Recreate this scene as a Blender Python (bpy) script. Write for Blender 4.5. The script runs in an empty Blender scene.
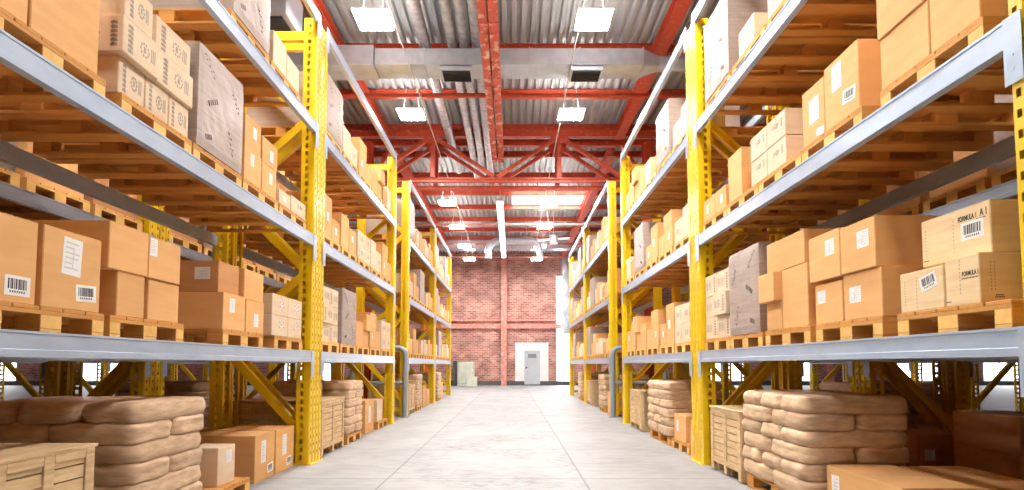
import bpy, bmesh, math, random
from mathutils import Vector, Matrix, Euler
RND = random.Random(11)
SC = bpy.context.scene
COL = SC.collection
PI = math.pi
# ---------------------------------------------------------------- materials
def nodes_of(m):
    m.use_nodes = True
    nt = m.node_tree
    return nt, nt.nodes, nt.links, nt.nodes['Principled BSDF']

def mat(name, col, rough=.6, metal=0., col2=None, nscale=6., stretch=(1, 1, 1), lo=.35, hi=.65, bump=0., bscale=None,
        vary=0., coat=0., detail=4., spec=None):
    m = bpy.data.materials.new(name)
    nt, N, L, B = nodes_of(m)
    B.inputs['Roughness'].default_value = rough
    B.inputs['Metallic'].default_value = metal
    if coat: B.inputs['Coat Weight'].default_value = coat; B.inputs['Coat Roughness'].default_value = .15
    if spec is not None: B.inputs['Specular IOR Level'].default_value = spec
    tc = N.new('ShaderNodeTexCoord'); mp = N.new('ShaderNodeMapping'); mp.inputs['Scale'].default_value = stretch
    L.new(tc.outputs['Object'], mp.inputs['Vector'])
    out = None
    if col2 is not None:
        no = N.new('ShaderNodeTexNoise'); no.inputs['Scale'].default_value = nscale; no.inputs['Detail'].default_value = detail
        L.new(mp.outputs['Vector'], no.inputs['Vector'])
        if vary:
            oi0 = N.new('ShaderNodeObjectInfo'); ad = N.new('ShaderNodeVectorMath'); ad.operation = 'ADD'
            sc0 = N.new('ShaderNodeMath'); sc0.operation = 'MULTIPLY'; sc0.inputs[1].default_value = 37.
            L.new(oi0.outputs['Random'], sc0.inputs[0]); L.new(mp.outputs['Vector'], ad.inputs[0]); L.new(sc0.outputs[0], ad.inputs[1])
            L.new(ad.outputs[0], no.inputs['Vector'])
        rp = N.new('ShaderNodeValToRGB')
        rp.color_ramp.elements[0].position = lo; rp.color_ramp.elements[1].position = hi
        rp.color_ramp.elements[0].color = (*col, 1); rp.color_ramp.elements[1].color = (*col2, 1)
        L.new(no.outputs['Fac'], rp.inputs['Fac'])
        out = rp.outputs['Color']
    if vary:
        oi = N.new('ShaderNodeObjectInfo'); hs = N.new('ShaderNodeHueSaturation')
        mr = N.new('ShaderNodeMapRange'); mr.inputs['To Min'].default_value = 1 - vary; mr.inputs['To Max'].default_value = 1 + vary
        L.new(oi.outputs['Random'], mr.inputs['Value']); L.new(mr.outputs['Result'], hs.inputs['Value'])
        if out is None: hs.inputs['Color'].default_value = (*col, 1)
        else: L.new(out, hs.inputs['Color'])
        out = hs.outputs['Color']
    if out is None: B.inputs['Base Color'].default_value = (*col, 1)
    else: L.new(out, B.inputs['Base Color'])
    if bump:
        nb = N.new('ShaderNodeTexNoise'); nb.inputs['Scale'].default_value = bscale or nscale * 2; nb.inputs['Detail'].default_value = 5
        L.new(mp.outputs['Vector'], nb.inputs['Vector'])
        bp = N.new('ShaderNodeBump'); bp.inputs['Strength'].default_value = bump; bp.inputs['Distance'].default_value = .02
        L.new(nb.outputs['Fac'], bp.inputs['Height']); L.new(bp.outputs['Normal'], B.inputs['Normal'])
    return m

def emit(name, col, s):
    m = bpy.data.materials.new(name)
    nt, N, L, B = nodes_of(m)
    B.inputs['Base Color'].default_value = (*col, 1)
    B.inputs['Emission Color'].default_value = (*col, 1)
    B.inputs['Emission Strength'].default_value = s
    return m

M = {}
M['tan'] = mat('tan_cardboard', (.83, .47, .185), .8, 0, (.78, .42, .155), 3., (1, 1, 5), vary=.07)
M['brown'] = mat('brown_cardboard', (.66, .33, .13), .8, 0, (.60, .29, .11), 3., (1, 1, 5), vary=.08)
M['cream'] = mat('cream_cardboard', (.80, .64, .45), .75, 0, (.74, .57, .38), 3., (1, 1, 5), vary=.05)
M['ply'] = mat('pale_plywood', (.84, .65, .38), .7, 0, (.78, .56, .30), 5., (.6, .6, 6), vary=.04)
M['tape'] = mat('packing_tape', (.62, .36, .17), .3)
M['wood'] = mat('pallet_wood', (.70, .34, .085), .75, 0, (.65, .30, .07), 5., (.8, 9, 9), bump=.08, vary=.06)
M['endgrain'] = mat('pallet_end_grain', (.88, .55, .17), .75, 0, (.80, .46, .12), 14., vary=.06)
M['crate'] = mat('crate_wood', (.76, .56, .32), .75, 0, (.60, .40, .20), 5., (8, .9, 8), bump=.2, vary=.05)
M['wrap'] = mat('stretch_film', (.47, .38, .33), .5, 0, (.37, .29, .245), 3., (.8, .9, 12), lo=.3, hi=.75, bump=.10, bscale=5, coat=.05, vary=.05)
M['sack'] = mat('sack_paper', (.76, .54, .34), .6, 0, (.58, .39, .235), 3.2, (2.5, 2.5, 9), bump=.35, bscale=4, vary=.08, coat=.15)
M['yellow'] = mat('yellow_rack_paint', (.90, .61, .008), .38, 0, (.84, .54, .006), 3., coat=.2)
M['steel'] = mat('grey_beam_paint', (.39, .49, .63), .3, .1, (.44, .54, .68), 14., (1, .3, 1), coat=.2)
M['red'] = mat('red_steel_paint', (.62, .085, .035), .45, 0, (.68, .22, .15), 9., lo=.56, hi=.74, bump=.1)
M['redworn'] = mat('worn_red_paint', (.64, .11, .05), .45, 0, (.82, .50, .40), 6., lo=.53, hi=.64, bump=.1, detail=7)
M['roof'] = mat('corrugated_sheet', (.56, .575, .59), .5, .1, (.45, .465, .48), 2., (1, .15, 1))
M['galv'] = mat('galvanised_duct', (.60, .66, .73), .36, .3, (.50, .56, .63), 5., coat=.1)
M['spiral'] = mat('spiral_duct_metal', (.70, .71, .73), .3, .6, (.45, .46, .48), 9., (1, .8, 1))
M['dark'] = mat('dark_grille', (.015, .015, .017), .6)
M['white'] = mat('white_paint', (.82, .82, .80), .5, 0, (.76, .76, .75), 3.)
M['paper'] = mat('white_label_paper', (.86, .86, .84), .6)
M['ink'] = mat('black_ink', (.03, .03, .03), .6)
M['greyink'] = mat('faded_grey_ink', (.42, .33, .26), .7)
M['filmink'] = mat('film_print', (.40, .34, .30), .5)
M['faint'] = mat('faint_print', (.62, .62, .62), .7)
M['doorgrey'] = mat('grey_door_paint', (.52, .55, .58), .45, 0, (.47, .50, .53), 3.)
M['basegrey'] = mat('dark_grey_plinth', (.07, .075, .08), .6, 0, (.10, .105, .11), 4.)
M['pink'] = mat('pink_primer', (.62, .22, .17), .5, 0, (.70, .42, .36), 6., lo=.45, hi=.7)
M['guard'] = mat('grey_guard_paint', (.30, .35, .40), .4, .2)
M['glass'] = mat('dim_glass', (.22, .25, .27), .1)
M['plastic'] = mat('milky_plastic', (.75, .77, .66), .35, 0, (.62, .66, .5), 3.)
M['lamp'] = emit('lamp_diffuser', (1., .975, .945), 92.)
M['uplight'] = emit('added_lamp_uplight', (1., .97, .93), 14.)  # glow for the lamp tops, added to brighten roof and steel
M['tube'] = emit('tube_diffuser', (1., .98, .95), 7.)
M['daylight'] = emit('daylight_pane', (.93, .96, 1.), 7.)
M['daylight2'] = emit('daylight_pane_far', (.93, .96, 1.), 3.)

def floor_mat():
    m = bpy.data.materials.new('concrete_floor')
    nt, N, L, B = nodes_of(m)
    tc = N.new('ShaderNodeTexCoord')
    def noise(sc, det=6, st=(1, 1, 1)):
        mp = N.new('ShaderNodeMapping'); mp.inputs['Scale'].default_value = st
        n = N.new('ShaderNodeTexNoise'); n.inputs['Scale'].default_value = sc; n.inputs['Detail'].default_value = det
        L.new(tc.outputs['Object'], mp.inputs[0]); L.new(mp.outputs[0], n.inputs['Vector']); return n.outputs['Fac']
    def ramp(s, a, b, c0, c1):
        r = N.new('ShaderNodeValToRGB'); r.color_ramp.elements[0].position = a; r.color_ramp.elements[1].position = b
        r.color_ramp.elements[0].color = (*c0, 1); r.color_ramp.elements[1].color = (*c1, 1); L.new(s, r.inputs[0]); return r.outputs[0]
    def mix(f, a, b, typ='MIX'):
        x = N.new('ShaderNodeMix'); x.data_type = 'RGBA'; x.blend_type = typ
        if isinstance(f, float): x.inputs[0].default_value = f
        else: L.new(f, x.inputs[0])
        L.new(a, x.inputs[6]); L.new(b, x.inputs[7]); return x.outputs[2]
    base = ramp(noise(.9), .3, .7, (.27, .27, .27), (.35, .347, .345))
    streak = ramp(noise(3.5, 8, (1, 2.4, 1)), .36, .60, (.55, .55, .55), (1, 1, 1))
    c = mix(.35, base, streak, 'MULTIPLY')
    sep = N.new('ShaderNodeSeparateXYZ'); L.new(tc.outputs['Object'], sep.inputs[0])
    # worn, flaking strip along the middle slabs
    def math_(op, a, b=None):
        x = N.new('ShaderNodeMath'); x.operation = op
        for i, v in enumerate((a, b)):
            if v is None: continue
            if isinstance(v, (int, float)): x.inputs[i].default_value = v
            else: L.new(v, x.inputs[i])
        return x.outputs[0]
    flake = ramp(noise(7, 9, (1, 2.2, 1)), .50, .60, (1, 1, 1), (.33, .31, .30))
    inmid = math_('MULTIPLY', math_('GREATER_THAN', sep.outputs[0], -1.37), math_('LESS_THAN', sep.outputs[0], .78))
    big = ramp(noise(.8, 3), .40, .62, (0, 0, 0), (1, 1, 1))
    fm = math_('MULTIPLY', inmid, big)
    c = mix(math_('MULTIPLY', fm, .5), c, mix(1., c, flake, 'MULTIPLY'))
    def joint(s, off, per, w):
        d = math_('PINGPONG', math_('SUBTRACT', s, off), per / 2)
        return math_('LESS_THAN', d, w)
    j = math_('MAXIMUM', joint(sep.outputs[0], -1.37, 2.15, .011), joint(sep.outputs[1], 1.9, 2.12, .011))
    jc = N.new('ShaderNodeRGB'); jc.outputs[0].default_value = (.13, .125, .12, 1)
    c = mix(math_('MULTIPLY', j, .75), c, jc.outputs[0])
    L.new(c, B.inputs['Base Color'])
    rr = N.new('ShaderNodeMapRange'); rr.inputs['To Min'].default_value = .42; rr.inputs['To Max'].default_value = .7
    L.new(noise(2.3), rr.inputs[0]); L.new(rr.outputs[0], B.inputs['Roughness'])
    bp = N.new('ShaderNodeBump'); bp.inputs['Strength'].default_value = .08; L.new(noise(12, 8), bp.inputs['Height']); L.new(bp.outputs[0], B.inputs['Normal'])
    return m
M['floor'] = floor_mat()

def brick_mat():
    m = bpy.data.materials.new('red_brick')
    nt, N, L, B = nodes_of(m)
    tc = N.new('ShaderNodeTexCoord'); sep = N.new('ShaderNodeSeparateXYZ'); cb = N.new('ShaderNodeCombineXYZ')
    L.new(tc.outputs['Object'], sep.inputs[0])
    ad = N.new('ShaderNodeMath'); ad.operation = 'ADD'; L.new(sep.outputs[0], ad.inputs[0]); L.new(sep.outputs[1], ad.inputs[1])
    L.new(ad.outputs[0], cb.inputs[0]); L.new(sep.outputs[2], cb.inputs[1])
    br = N.new('ShaderNodeTexBrick')
    br.inputs['Scale'].default_value = 1.; br.inputs['Brick Width'].default_value = .3; br.inputs['Row Height'].default_value = .11
    br.inputs['Mortar Size'].default_value = .014; br.inputs['Mortar Smooth'].default_value = .1; br.inputs['Bias'].default_value = .0
    br.inputs['Color1'].default_value = (.36, .11, .085, 1); br.inputs['Color2'].default_value = (.58, .31, .25, 1); br.inputs['Mortar'].default_value = (.58, .45, .40, 1)
    L.new(cb.outputs[0], br.inputs['Vector'])
    no = N.new('ShaderNodeTexNoise'); no.inputs['Scale'].default_value = 1.3; no.inputs['Detail'].default_value = 6; L.new(tc.outputs['Object'], no.inputs['Vector'])
    rp = N.new('ShaderNodeValToRGB'); rp.color_ramp.elements[0].position = .35; rp.color_ramp.elements[1].position = .7
    rp.color_ramp.elements[0].color = (.7, .62, .62, 1); rp.color_ramp.elements[1].color = (1.2, 1.15, 1.1, 1)
    L.new(no.outputs['Fac'], rp.inputs[0])
    mx = N.new('ShaderNodeMix'); mx.data_type = 'RGBA'; mx.blend_type = 'MULTIPLY'; mx.inputs[0].default_value = 1
    L.new(br.outputs['Color'], mx.inputs[6]); L.new(rp.outputs[0], mx.inputs[7]); L.new(mx.outputs[2], B.inputs['Base Color'])
    bp = N.new('ShaderNodeBump'); bp.inputs['Strength'].default_value = .4; bp.inputs['Distance'].default_value = .01; bp.invert = True
    L.new(br.outputs['Fac'], bp.inputs['Height']); L.new(bp.outputs[0], B.inputs['Normal'])
    B.inputs['Roughness'].default_value = .85
    return m
M['brick'] = brick_mat()

# ---------------------------------------------------------------- mesh helpers
class MB:
    def __init__(s): s.v = []; s.f = []; s.m = []; s.sm = []
    def add(s, vs, fs, mi=0, smooth=False):
        o = len(s.v); s.v += [tuple(v) for v in vs]
        for f in fs: s.f.append(tuple(o + i for i in f)); s.m.append(mi); s.sm.append(smooth)
    def box(s, x0, x1, y0, y1, z0, z1, mi=0, b=0.):
        if x0 > x1: x0, x1 = x1, x0
        if y0 > y1: y0, y1 = y1, y0
        if not b:
            s.add([(x0, y0, z0), (x1, y0, z0), (x1, y1, z0), (x0, y1, z0), (x0, y0, z1), (x1, y0, z1), (x1, y1, z1), (x0, y1, z1)],
                  [(0, 3, 2, 1), (4, 5, 6, 7), (0, 1, 5, 4), (1, 2, 6, 5), (2, 3, 7, 6), (3, 0, 4, 7)], mi); return
        bm = bmesh.new(); bmesh.ops.create_cube(bm, size=1)
        for v in bm.verts: v.co = Vector(((x0 + x1) / 2 + v.co.x * (x1 - x0), (y0 + y1) / 2 + v.co.y * (y1 - y0), (z0 + z1) / 2 + v.co.z * (z1 - z0)))
        bmesh.ops.bevel(bm, geom=bm.edges[:], offset=b, segments=1, affect='EDGES')
        s.bm(bm, mi)
    def bm(s, bm, mi=0, smooth=False):
        bm.verts.index_update()
        s.add([v.co[:] for v in bm.verts], [[v.index for v in f.verts] for f in bm.faces], mi, smooth); bm.free()
    def tube(s, p0, p1, r, n=12, mi=0, cap=True):
        p0, p1 = Vector(p0), Vector(p1); d = (p1 - p0).normalized()
        a = Vector((0, 0, 1)) if abs(d.z) < .9 else Vector((1, 0, 0))
        u = d.cross(a).normalized(); w = d.cross(u)
        vs = [p + (u * math.cos(2 * PI * i / n) + w * math.sin(2 * PI * i / n)) * r for p in (p0, p1) for i in range(n)]
        s.add(vs, [(i, (i + 1) % n, n + (i + 1) % n, n + i) for i in range(n)], mi, True)
        if cap: s.add(vs, [tuple(range(n))[::-1], tuple(range(n, 2 * n))], mi)
    def path(s, pts, r, n=10, mi=0):
        pts = [Vector(p) for p in pts]; rings = []; prev = None
        for i, p in enumerate(pts):
            d = (pts[min(i + 1, len(pts) - 1)] - pts[max(i - 1, 0)]).normalized()
            if prev is None:
                a = Vector((0, 0, 1)) if abs(d.z) < .9 else Vector((1, 0, 0)); u = d.cross(a).normalized()
            else: u = (prev - d * prev.dot(d)).normalized()
            prev = u; w = d.cross(u)
            rr = r[i] if isinstance(r, (list, tuple)) else r
            rings += [p + (u * math.cos(2 * PI * k / n) + w * math.sin(2 * PI * k / n)) * rr for k in range(n)]
        fs = [(i * n + k, i * n + (k + 1) % n, (i + 1) * n + (k + 1) % n, (i + 1) * n + k) for i in range(len(pts) - 1) for k in range(n)]
        s.add(rings, fs, mi, True)
        e = (len(pts) - 1) * n; s.add(rings, [tuple(range(n))[::-1], tuple(range(e, e + n))], mi)
    def prism(s, p0, p1, prof, up, mi=0):
        """extrude a closed 2-D profile (a,b) from p0 to p1; b runs along 'up'."""
        p0, p1, up = Vector(p0), Vector(p1), Vector(up); d = (p1 - p0).normalized()
        a = d.cross(up).normalized(); b = a.cross(d).normalized(); n = len(prof)
        vs = [p + a * q[0] + b * q[1] for p in (p0, p1) for q in prof]
        s.add(vs, [(i, (i + 1) % n, n + (i + 1) % n, n + i) for i in range(n)] + [tuple(range(n))[::-1], tuple(range(n, 2 * n))], mi)
    def mesh(s, name, mats):
        me = bpy.data.meshes.new(name); me.from_pydata(s.v, [], s.f)
        for m in mats: me.materials.append(M[m] if isinstance(m, str) else m)
        me.polygons.foreach_set('material_index', s.m); me.polygons.foreach_set('use_smooth', s.sm)
        bm = bmesh.new(); bm.from_mesh(me); bmesh.ops.recalc_face_normals(bm, faces=bm.faces); bm.to_mesh(me); bm.free()
        me.update(); return me
    def obj(s, name, mats, parent=None, loc=(0, 0, 0)):
        return put(name, s.mesh(name, mats if isinstance(mats, (list, tuple)) else [mats]), parent, loc)

def put(name, me, parent=None, loc=(0, 0, 0), rot=None):
    o = bpy.data.objects.new(name, me); COL.objects.link(o); o.location = loc
    if rot: o.rotation_euler = rot
    if parent: o.parent = parent
    return o
LABELS = {}
def tag(o, label, cat, group=None, kind=None):
    n = len(label.split())
    if not 4 <= n <= 16: print('LABEL LENGTH', n, label)
    LABELS.setdefault(label, []).append(o.name)
    o['label'] = label; o['category'] = cat
    if group: o['group'] = group
    if kind: o['kind'] = kind
    return o
def thing(name, label, cat, loc=(0, 0, 0), rz=0, group=None):
    o = bpy.data.objects.new(name, None); COL.objects.link(o); o.empty_display_size = .1
    o.location = loc; o.rotation_euler = (0, 0, rz)
    return tag(o, label, cat, group)
def struct(o): o['kind'] = 'structure'; return o
ORD = ['first', 'second', 'third', 'fourth', 'fifth', 'sixth', 'seventh', 'eighth']

FX = {1: 2.40, -1: 2.55}           # front plane of each rack row beside the aisle
BACKX = {1: 4.53, -1: 4.65}        # where the next rack row begins behind it
H0 = 1.25
LV = [1.43, 2.92, 4.40, 5.89]      # beam tops
DEPTH = 1.28; PW = .20; PD = .175
BAYS = [(2.38, 7.18), (7.20, 12.00), (13.40, 18.20), (18.22, 23.02)]
SIDE = {1: 'right', -1: 'left'}
PH = 5.80

# ---------------------------------------------------------------- setting
b = MB(); b.box(-34, 34, -8, 34, -.1, 0); struct(b.obj('floor', 'floor'))
def corr(x0, x1, y0, y1, z, pitch=.2, h=.085):
    b = MB(); n = int(round((x1 - x0) / pitch)); pts = []
    for i in range(n):
        x = x0 + i * pitch
        pts += [(x, z), (x + pitch * .35, z), (x + pitch * .5, z + h), (x + pitch * .85, z + h)]
    pts.append((x0 + n * pitch, z))
    vs = [(p[0], y, p[1] + dz) for dz in (0, .012) for y in (y0, y1) for p in pts]; k = len(pts)
    b.add(vs, [(i, i + 1, k + i + 1, k + i) for i in range(k - 1)] + [(2 * k + i, 3 * k + i, 3 * k + i + 1, 2 * k + i + 1) for i in range(k - 1)])
    return b
ZC = 8.25
cl = corr(-34, 34, -8, 21.2, ZC)
for a in ((-34, 0, 21.2, 23.6), (3.0, 34, 21.2, 23.6), (-34, 34, 23.6, 34)):
    t = corr(*a, ZC); cl.add(t.v, t.f)
struct(cl.obj('ceiling', 'roof'))
# roof light: a framed opening filled with milky lit glazing
wf = MB()
for x in (0., 1., 2., 3.): wf.box(x - .03, x + .03, 21.2, 23.6, ZC - .02, ZC + .1)
for y in (21.2, 23.6): wf.box(0, 3, y - .03, y + .03, ZC - .02, ZC + .1)
w1 = struct(wf.obj('window_1', 'white'))
g = MB(); g.box(0, 3, 21.2, 23.6, ZC + .06, ZC + .08); g.obj('glazing', 'daylight', w1)

b = MB(); b.box(-34, 34, 34, 34.3, 0, 8.5); struct(b.obj('wall_back', 'brick'))
b = MB(); b.box(-34.3, -34, -8, 34, 0, 8.5); struct(b.obj('wall_left', 'brick'))
b = MB(); b.box(34, 34.3, -8, 34, 0, 8.5); struct(b.obj('wall_right', 'brick'))
b = MB(); b.box(-34, 34, -8.3, -8, 0, 8.5); struct(b.obj('wall_front', 'brick'))
b = MB(); b.box(-34, 34, 33.90, 34, 0, .26); struct(b.obj('baseboard_back', 'basegrey'))
b = MB(); b.box(-34, 34, 33.82, 34, 3.50, 3.78); struct(b.obj('trim_1', 'pink'))
b = MB(); b.box(-34, 34, 33.86, 34, 3.95, 4.03); struct(b.obj('trim_2', 'pink'))
# columns on the back wall
for i, x in enumerate((-.5, -19.7, 9.0, 19.5)):
    b = MB(); b.box(x - .17, x + .17, 33.64, 33.68, .0, 8.1); b.box(x - .17, x + .17, 33.86, 33.9, 0, 8.1); b.box(x - .02, x + .02, 33.68, 33.86, 0, 8.1)
    tag(b.obj('wall_column', 'pink'), ['slim pink steel column on brick wall beside white door surround', 'pink steel column on brick wall seen under the left racks',
        'pink steel column on brick wall just beyond right rack row', 'pink steel column on brick wall seen under the right racks'][i], 'column', 'steel columns against the brick wall')
# door with white surround
b = MB(); b.box(.20, .76, 33.84, 34, .26, 2.62); b.box(1.72, 2.24, 33.84, 34, .26, 2.62); b.box(.76, 1.72, 33.84, 34, 2.12, 2.62)
struct(b.obj('trim_3', 'white'))
d = MB(); d.box(.78, 1.70, 33.87, 33.93, .06, 2.10)
door = struct(d.obj('door_1', 'doorgrey'))
d = MB()
for a in ((.76, .80), (1.68, 1.72)): d.box(a[0], a[1], 33.82, 33.9, .06, 2.12)
d.box(.76, 1.72, 33.82, 33.9, 2.08, 2.14); d.obj('door_frame', 'doorgrey', door)
d = MB(); d.box(.98, 1.50, 33.855, 33.87, 1.68, 1.93); d.obj('door_window', 'glass', door)
d = MB(); d.box(.84, .90, 33.855, 33.87, 1.02, 1.16); d.tube((.87, 33.86, 1.1), (.87, 33.80, 1.1), .015); d.tube((.87, 33.80, 1.1), (.99, 33.80, 1.1), .013)
d.obj('door_handle', 'dark', door)
# tall daylight windows in the walls
def window(n, x0, x1, z0, z1, y, mt='daylight', dv=2):
    b = MB(); s = -1 if y > 0 else 1; yy = sorted((y, y + s * .09))
    nx = max(1, int(round((x1 - x0) / 1.1)))
    for i in range(nx + 1):
        x = x0 + (x1 - x0) * i / nx; b.box(x - .03, x + .03, yy[0], yy[1], z0, z1)
    for j in range(dv + 1):
        z = z0 + (z1 - z0) * j / dv; b.box(x0, x1, yy[0], yy[1], z - .03, z + .03)
    o = struct(b.obj(f'window_{n}', 'white')); b = MB(); b.box(x0, x1, *sorted((y + s * .02, y + s * .04)), z0, z1); b.obj('pane', mt, o)
window(2, 2.75, 3.55, .26, 6.75, 34)
window(3, -26.6, -23.8, .26, 5.2, 34, 'daylight2'); window(4, -33, -30.5, .26, 5.2, 34, 'daylight2')
window(5, 17.6, 18.4, .26, 5.2, 34, 'daylight2'); window(6, 23.7, 26.2, .26, 5.2, 34, 'daylight2'); window(7, 29.0, 33, .26, 5.2, 34, 'daylight2')
window(8, -14, -10.5, .26, 5.2, 34, 'daylight2'); window(9, 11.5, 14.5, .26, 5.2, 34, 'daylight2')
# ---------------------------------------------------------------- roof steel
IB = lambda w, h, t=.014: [(-w/2, -h/2), (w/2, -h/2), (w/2, -h/2+t), (t/2, -h/2+t), (t/2, h/2-t), (w/2, h/2-t), (w/2, h/2), (-w/2, h/2), (-w/2, h/2-t), (-t/2, h/2-t), (-t/2, -h/2+t), (-w/2, -h/2+t)]
for i in range(17):
    y = 2. * i - .38; b = MB(); b.prism((-20, y, ZC - .13), (20, y, ZC - .13), IB(.12, .20), (0, 0, 1))
    tag(b.obj('roof_purlin', 'red'), f'red steel purlin under the corrugated roof, {i + 1} counted from the camera end', 'purlin', 'red purlins across the roof')
for i, (x, y0, y1) in enumerate(((-3.65, -6, 15.6), (3.10, -6, 15.6), (-3.65, 16.8, 33.8), (3.10, 16.8, 33.8), (-11.3, -6, 33.8), (11.3, -6, 33.8))):
    b = MB(); b.prism((x, y0, ZC - .37), (x, y1, ZC - .37), IB(.26, .24, .02), (0, 0, 1))
    tag(b.obj('roof_girder', 'red'), ['long red girder above the left racks, before the truss', 'long red girder above the right racks, before the truss',
        'long red girder above the left racks, beyond the truss', 'long red girder above the right racks, beyond the truss', 'outer red girder over the far left floor', 'outer red girder over the far right floor'][i], 'girder', 'lengthwise red girders')
# riveted double beam along the middle
zb = H0 + 5.72
t = thing('riveted_beam', 'worn red double steel beam with rivets running along the aisle ceiling', 'beam', (0, 0, 0))
for k, (x0, x1) in enumerate(((-.565, -.415), (-.385, -.235))):
    b = MB(); b.box(x0, x1, -6, 15.28, zb, zb + .015); b.box(x0, x1, -6, 15.28, zb + .235, zb + .25)
    b.box(x0 + (.13 if k == 0 else .005), x0 + (.145 if k == 0 else .02), -6, 15.28, zb + .015, zb + .235)
    b.obj('channel', 'redworn', t)
b = MB()
for i in range(72):
    y = -5.8 + i * .3
    for x in (-.53, -.45, -.35, -.27): b.box(x - .014, x + .014, y - .014, y + .014, zb - .012, zb)
o = b.obj('rivets', 'redworn', t)
b = MB()
for i in range(11): b.box(-.46, -.34, -5 + i * 2. - .1, -5 + i * 2. + .1, zb + .0155, zb + .03)
b.obj('batten_plate', 'red', t)
for i in range(5):
    y = 1 + 3.2 * i; b = MB(); b.tube((-.4, y, zb + .25), (-.4, y, ZC - .02), .02, 8); b.obj('hanger_rod', 'red', t)
# trusses
SQ = lambda a, c: [(-a/2, -c/2), (a/2, -c/2), (a/2, c/2), (-a/2, c/2)]
for k, y in enumerate((15.45, 16.12)):
    t = thing('roof_truss', ['red steel roof truss with double diagonals, front one of the pair', 'red steel roof truss directly behind the front truss'][k], 'truss', (0, y, 0), 0, 'paired roof trusses')
    zt, zl = ZC - .37, H0 + 5.26
    b = MB(); b.prism((-12, 0, zt), (12, 0, zt), IB(.14, .2, .02), (0, 0, 1)); b.obj('top_chord', 'red', t)
    b = MB(); b.prism((-12, 0, zl), (12, 0, zl), IB(.13, .10, .014), (0, 0, 1)); b.obj('bottom_chord', 'red', t)
    for j in range(-3, 4):
        xt = -2.27 + 3.62 * j
        if abs(xt) > 11.8: continue
        b = MB(); b.prism((xt, 0, zl + .08), (xt, 0, zt - .09), SQ(.13, .12), (0, 1, 0)); b.obj('vertical', 'red', t)
        for sg in (-1, 1):
            xb = xt + sg * 1.81
            if abs(xb) > 12: continue
            b = MB(); b.prism((xt + sg * .09, 0, zt - .13), (xb - sg * .06, 0, zl + .12), SQ(.1, .10), (0, 1, 0)); b.obj('diagonal', 'red', t)
        b = MB(); b.box(xt - .25, xt + .25, -.075, -.06, zt - .30, zt - .09); b.obj('gusset_plate', 'red', t)
# columns between the back-to-back racks
for k, (x, y) in enumerate(((3.98, 15.8), (-4.22, 15.8), (3.98, 27.0), (-4.22, 27.0))):
    t = thing('steel_column', ['red steel column rising behind the third right rack', 'red steel column rising behind the third left rack', 'red steel column rising beyond the last right rack', 'red steel column rising beyond the last left rack'][k], 'column', (x, y, 0), 0, 'red roof columns')
    b = MB(); b.prism((0, 0, 0.02), (0, 0, ZC - .5), IB(.28, .30, .022), (0, 1, 0)); b.obj('shaft', 'red', t)
    b = MB(); b.box(-.2, .2, -.2, .2, 0, .02); b.obj('base_plate', 'red', t)
    s = -1 if x > 0 else 1
    b = MB(); b.prism((s * .12, -.0, ZC - 1.6), (s * .75, 0, ZC - .55), SQ(.1, .1), (0, 1, 0)); b.obj('knee_brace', 'red', t)
# thin tie tubes
for k, (y, z, m_) in enumerate(((12.25, H0 + 6.15, 'red'), (23.75, H0 + 6.13, 'pink'), (27.65, H0 + 6.13, 'pink'), (31.05, H0 + 6.13, 'pink'))):
    b = MB(); b.tube((-12, y, z), (12, y, z), .055, 12)
    for x in (-8, -4.6, 4.6, 8): b.tube((x, y, z), (x, y, ZC - .02), .012, 6)
    tag(b.obj('tie_tube', m_), ['bright red tie tube crossing just beyond the rectangular duct', 'pale pink tie tube crossing the roof beyond the truss', 'pale pink tie tube crossing at the top of the brick wall', 'pale pink tie tube crossing in front of the brick wall, lower one'][k], 'tie tube', 'roof tie tubes')
# ---------------------------------------------------------------- lamps
LROW = [9.27, 12.9, 20.15, 23.75, 27.65, 31.05]
def lamp(x, y, z, label):
    t = thing('ceiling_lamp', label, 'lamp', (x, y, z), 0, 'square panel lamps')
    b = MB(); b.box(-.31, .31, -.31, .31, .012, .045, b=.01); b.obj('housing', 'white', t)
    b = MB(); b.box(-.29, .29, -.29, .29, 0, .012); b.obj('diffuser', 'lamp', t)
    b = MB(); b.box(-.28, .28, -.28, .28, .045, .05); b.obj('added_uplight', 'uplight', t)  # added glowing top that lights the roof above the lamp
    for xx in (-.2, .2):
        b = MB(); b.tube((xx, 0, .06), (xx * .4, 0, ZC - z), .008, 6); b.obj('suspension_wire', 'white', t)
for sx, X, sd in ((-1, -2.42, 'left'), (1, 1.42, 'right')):
    for i, y in enumerate([2.3, 5.95] + LROW):  # nearest row is out of view, added to light the near shelf faces
        lamp(X, y, H0 + 6, f'white square panel lamp, {sd} line over the aisle, {ORD[i] if i < 8 else ["ninth", "tenth"][i - 8]} from the entrance')
# long white tube light
t = thing('strip_light', 'long white strip light running lengthwise beyond the truss', 'lamp', (-.42, 0, 0))
b = MB(); b.box(-.12, .12, 18.3, 28., H0 + 5.53, H0 + 5.62, b=.01); b.obj('housing', 'white', t)
b = MB(); b.box(-.09, .09, 18.35, 27.95, H0 + 5.50, H0 + 5.53); b.obj('diffuser', 'tube', t)
for y in (19, 23, 27.):
    b = MB(); b.tube((0, y, H0 + 5.62), (0, y, ZC), .01, 6); b.obj('suspension_wire', 'white', t)
for k, (x, lab) in enumerate(((-2.03, 'thin white cable conduit along the roof beside the left lamps'), (1.17, 'thin white cable conduit along the roof beside the right lamps'))):
    b = MB(); b.tube((x, -6, H0 + 5.92), (x, 26.2, H0 + 5.92), .012, 8)
    for y in range(-3, 26, 5): b.tube((x, y, H0 + 5.92), (x, y, ZC), .006, 5)
    tag(b.obj('cable_conduit', 'white'), lab, 'conduit', 'white cable conduits')
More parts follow.
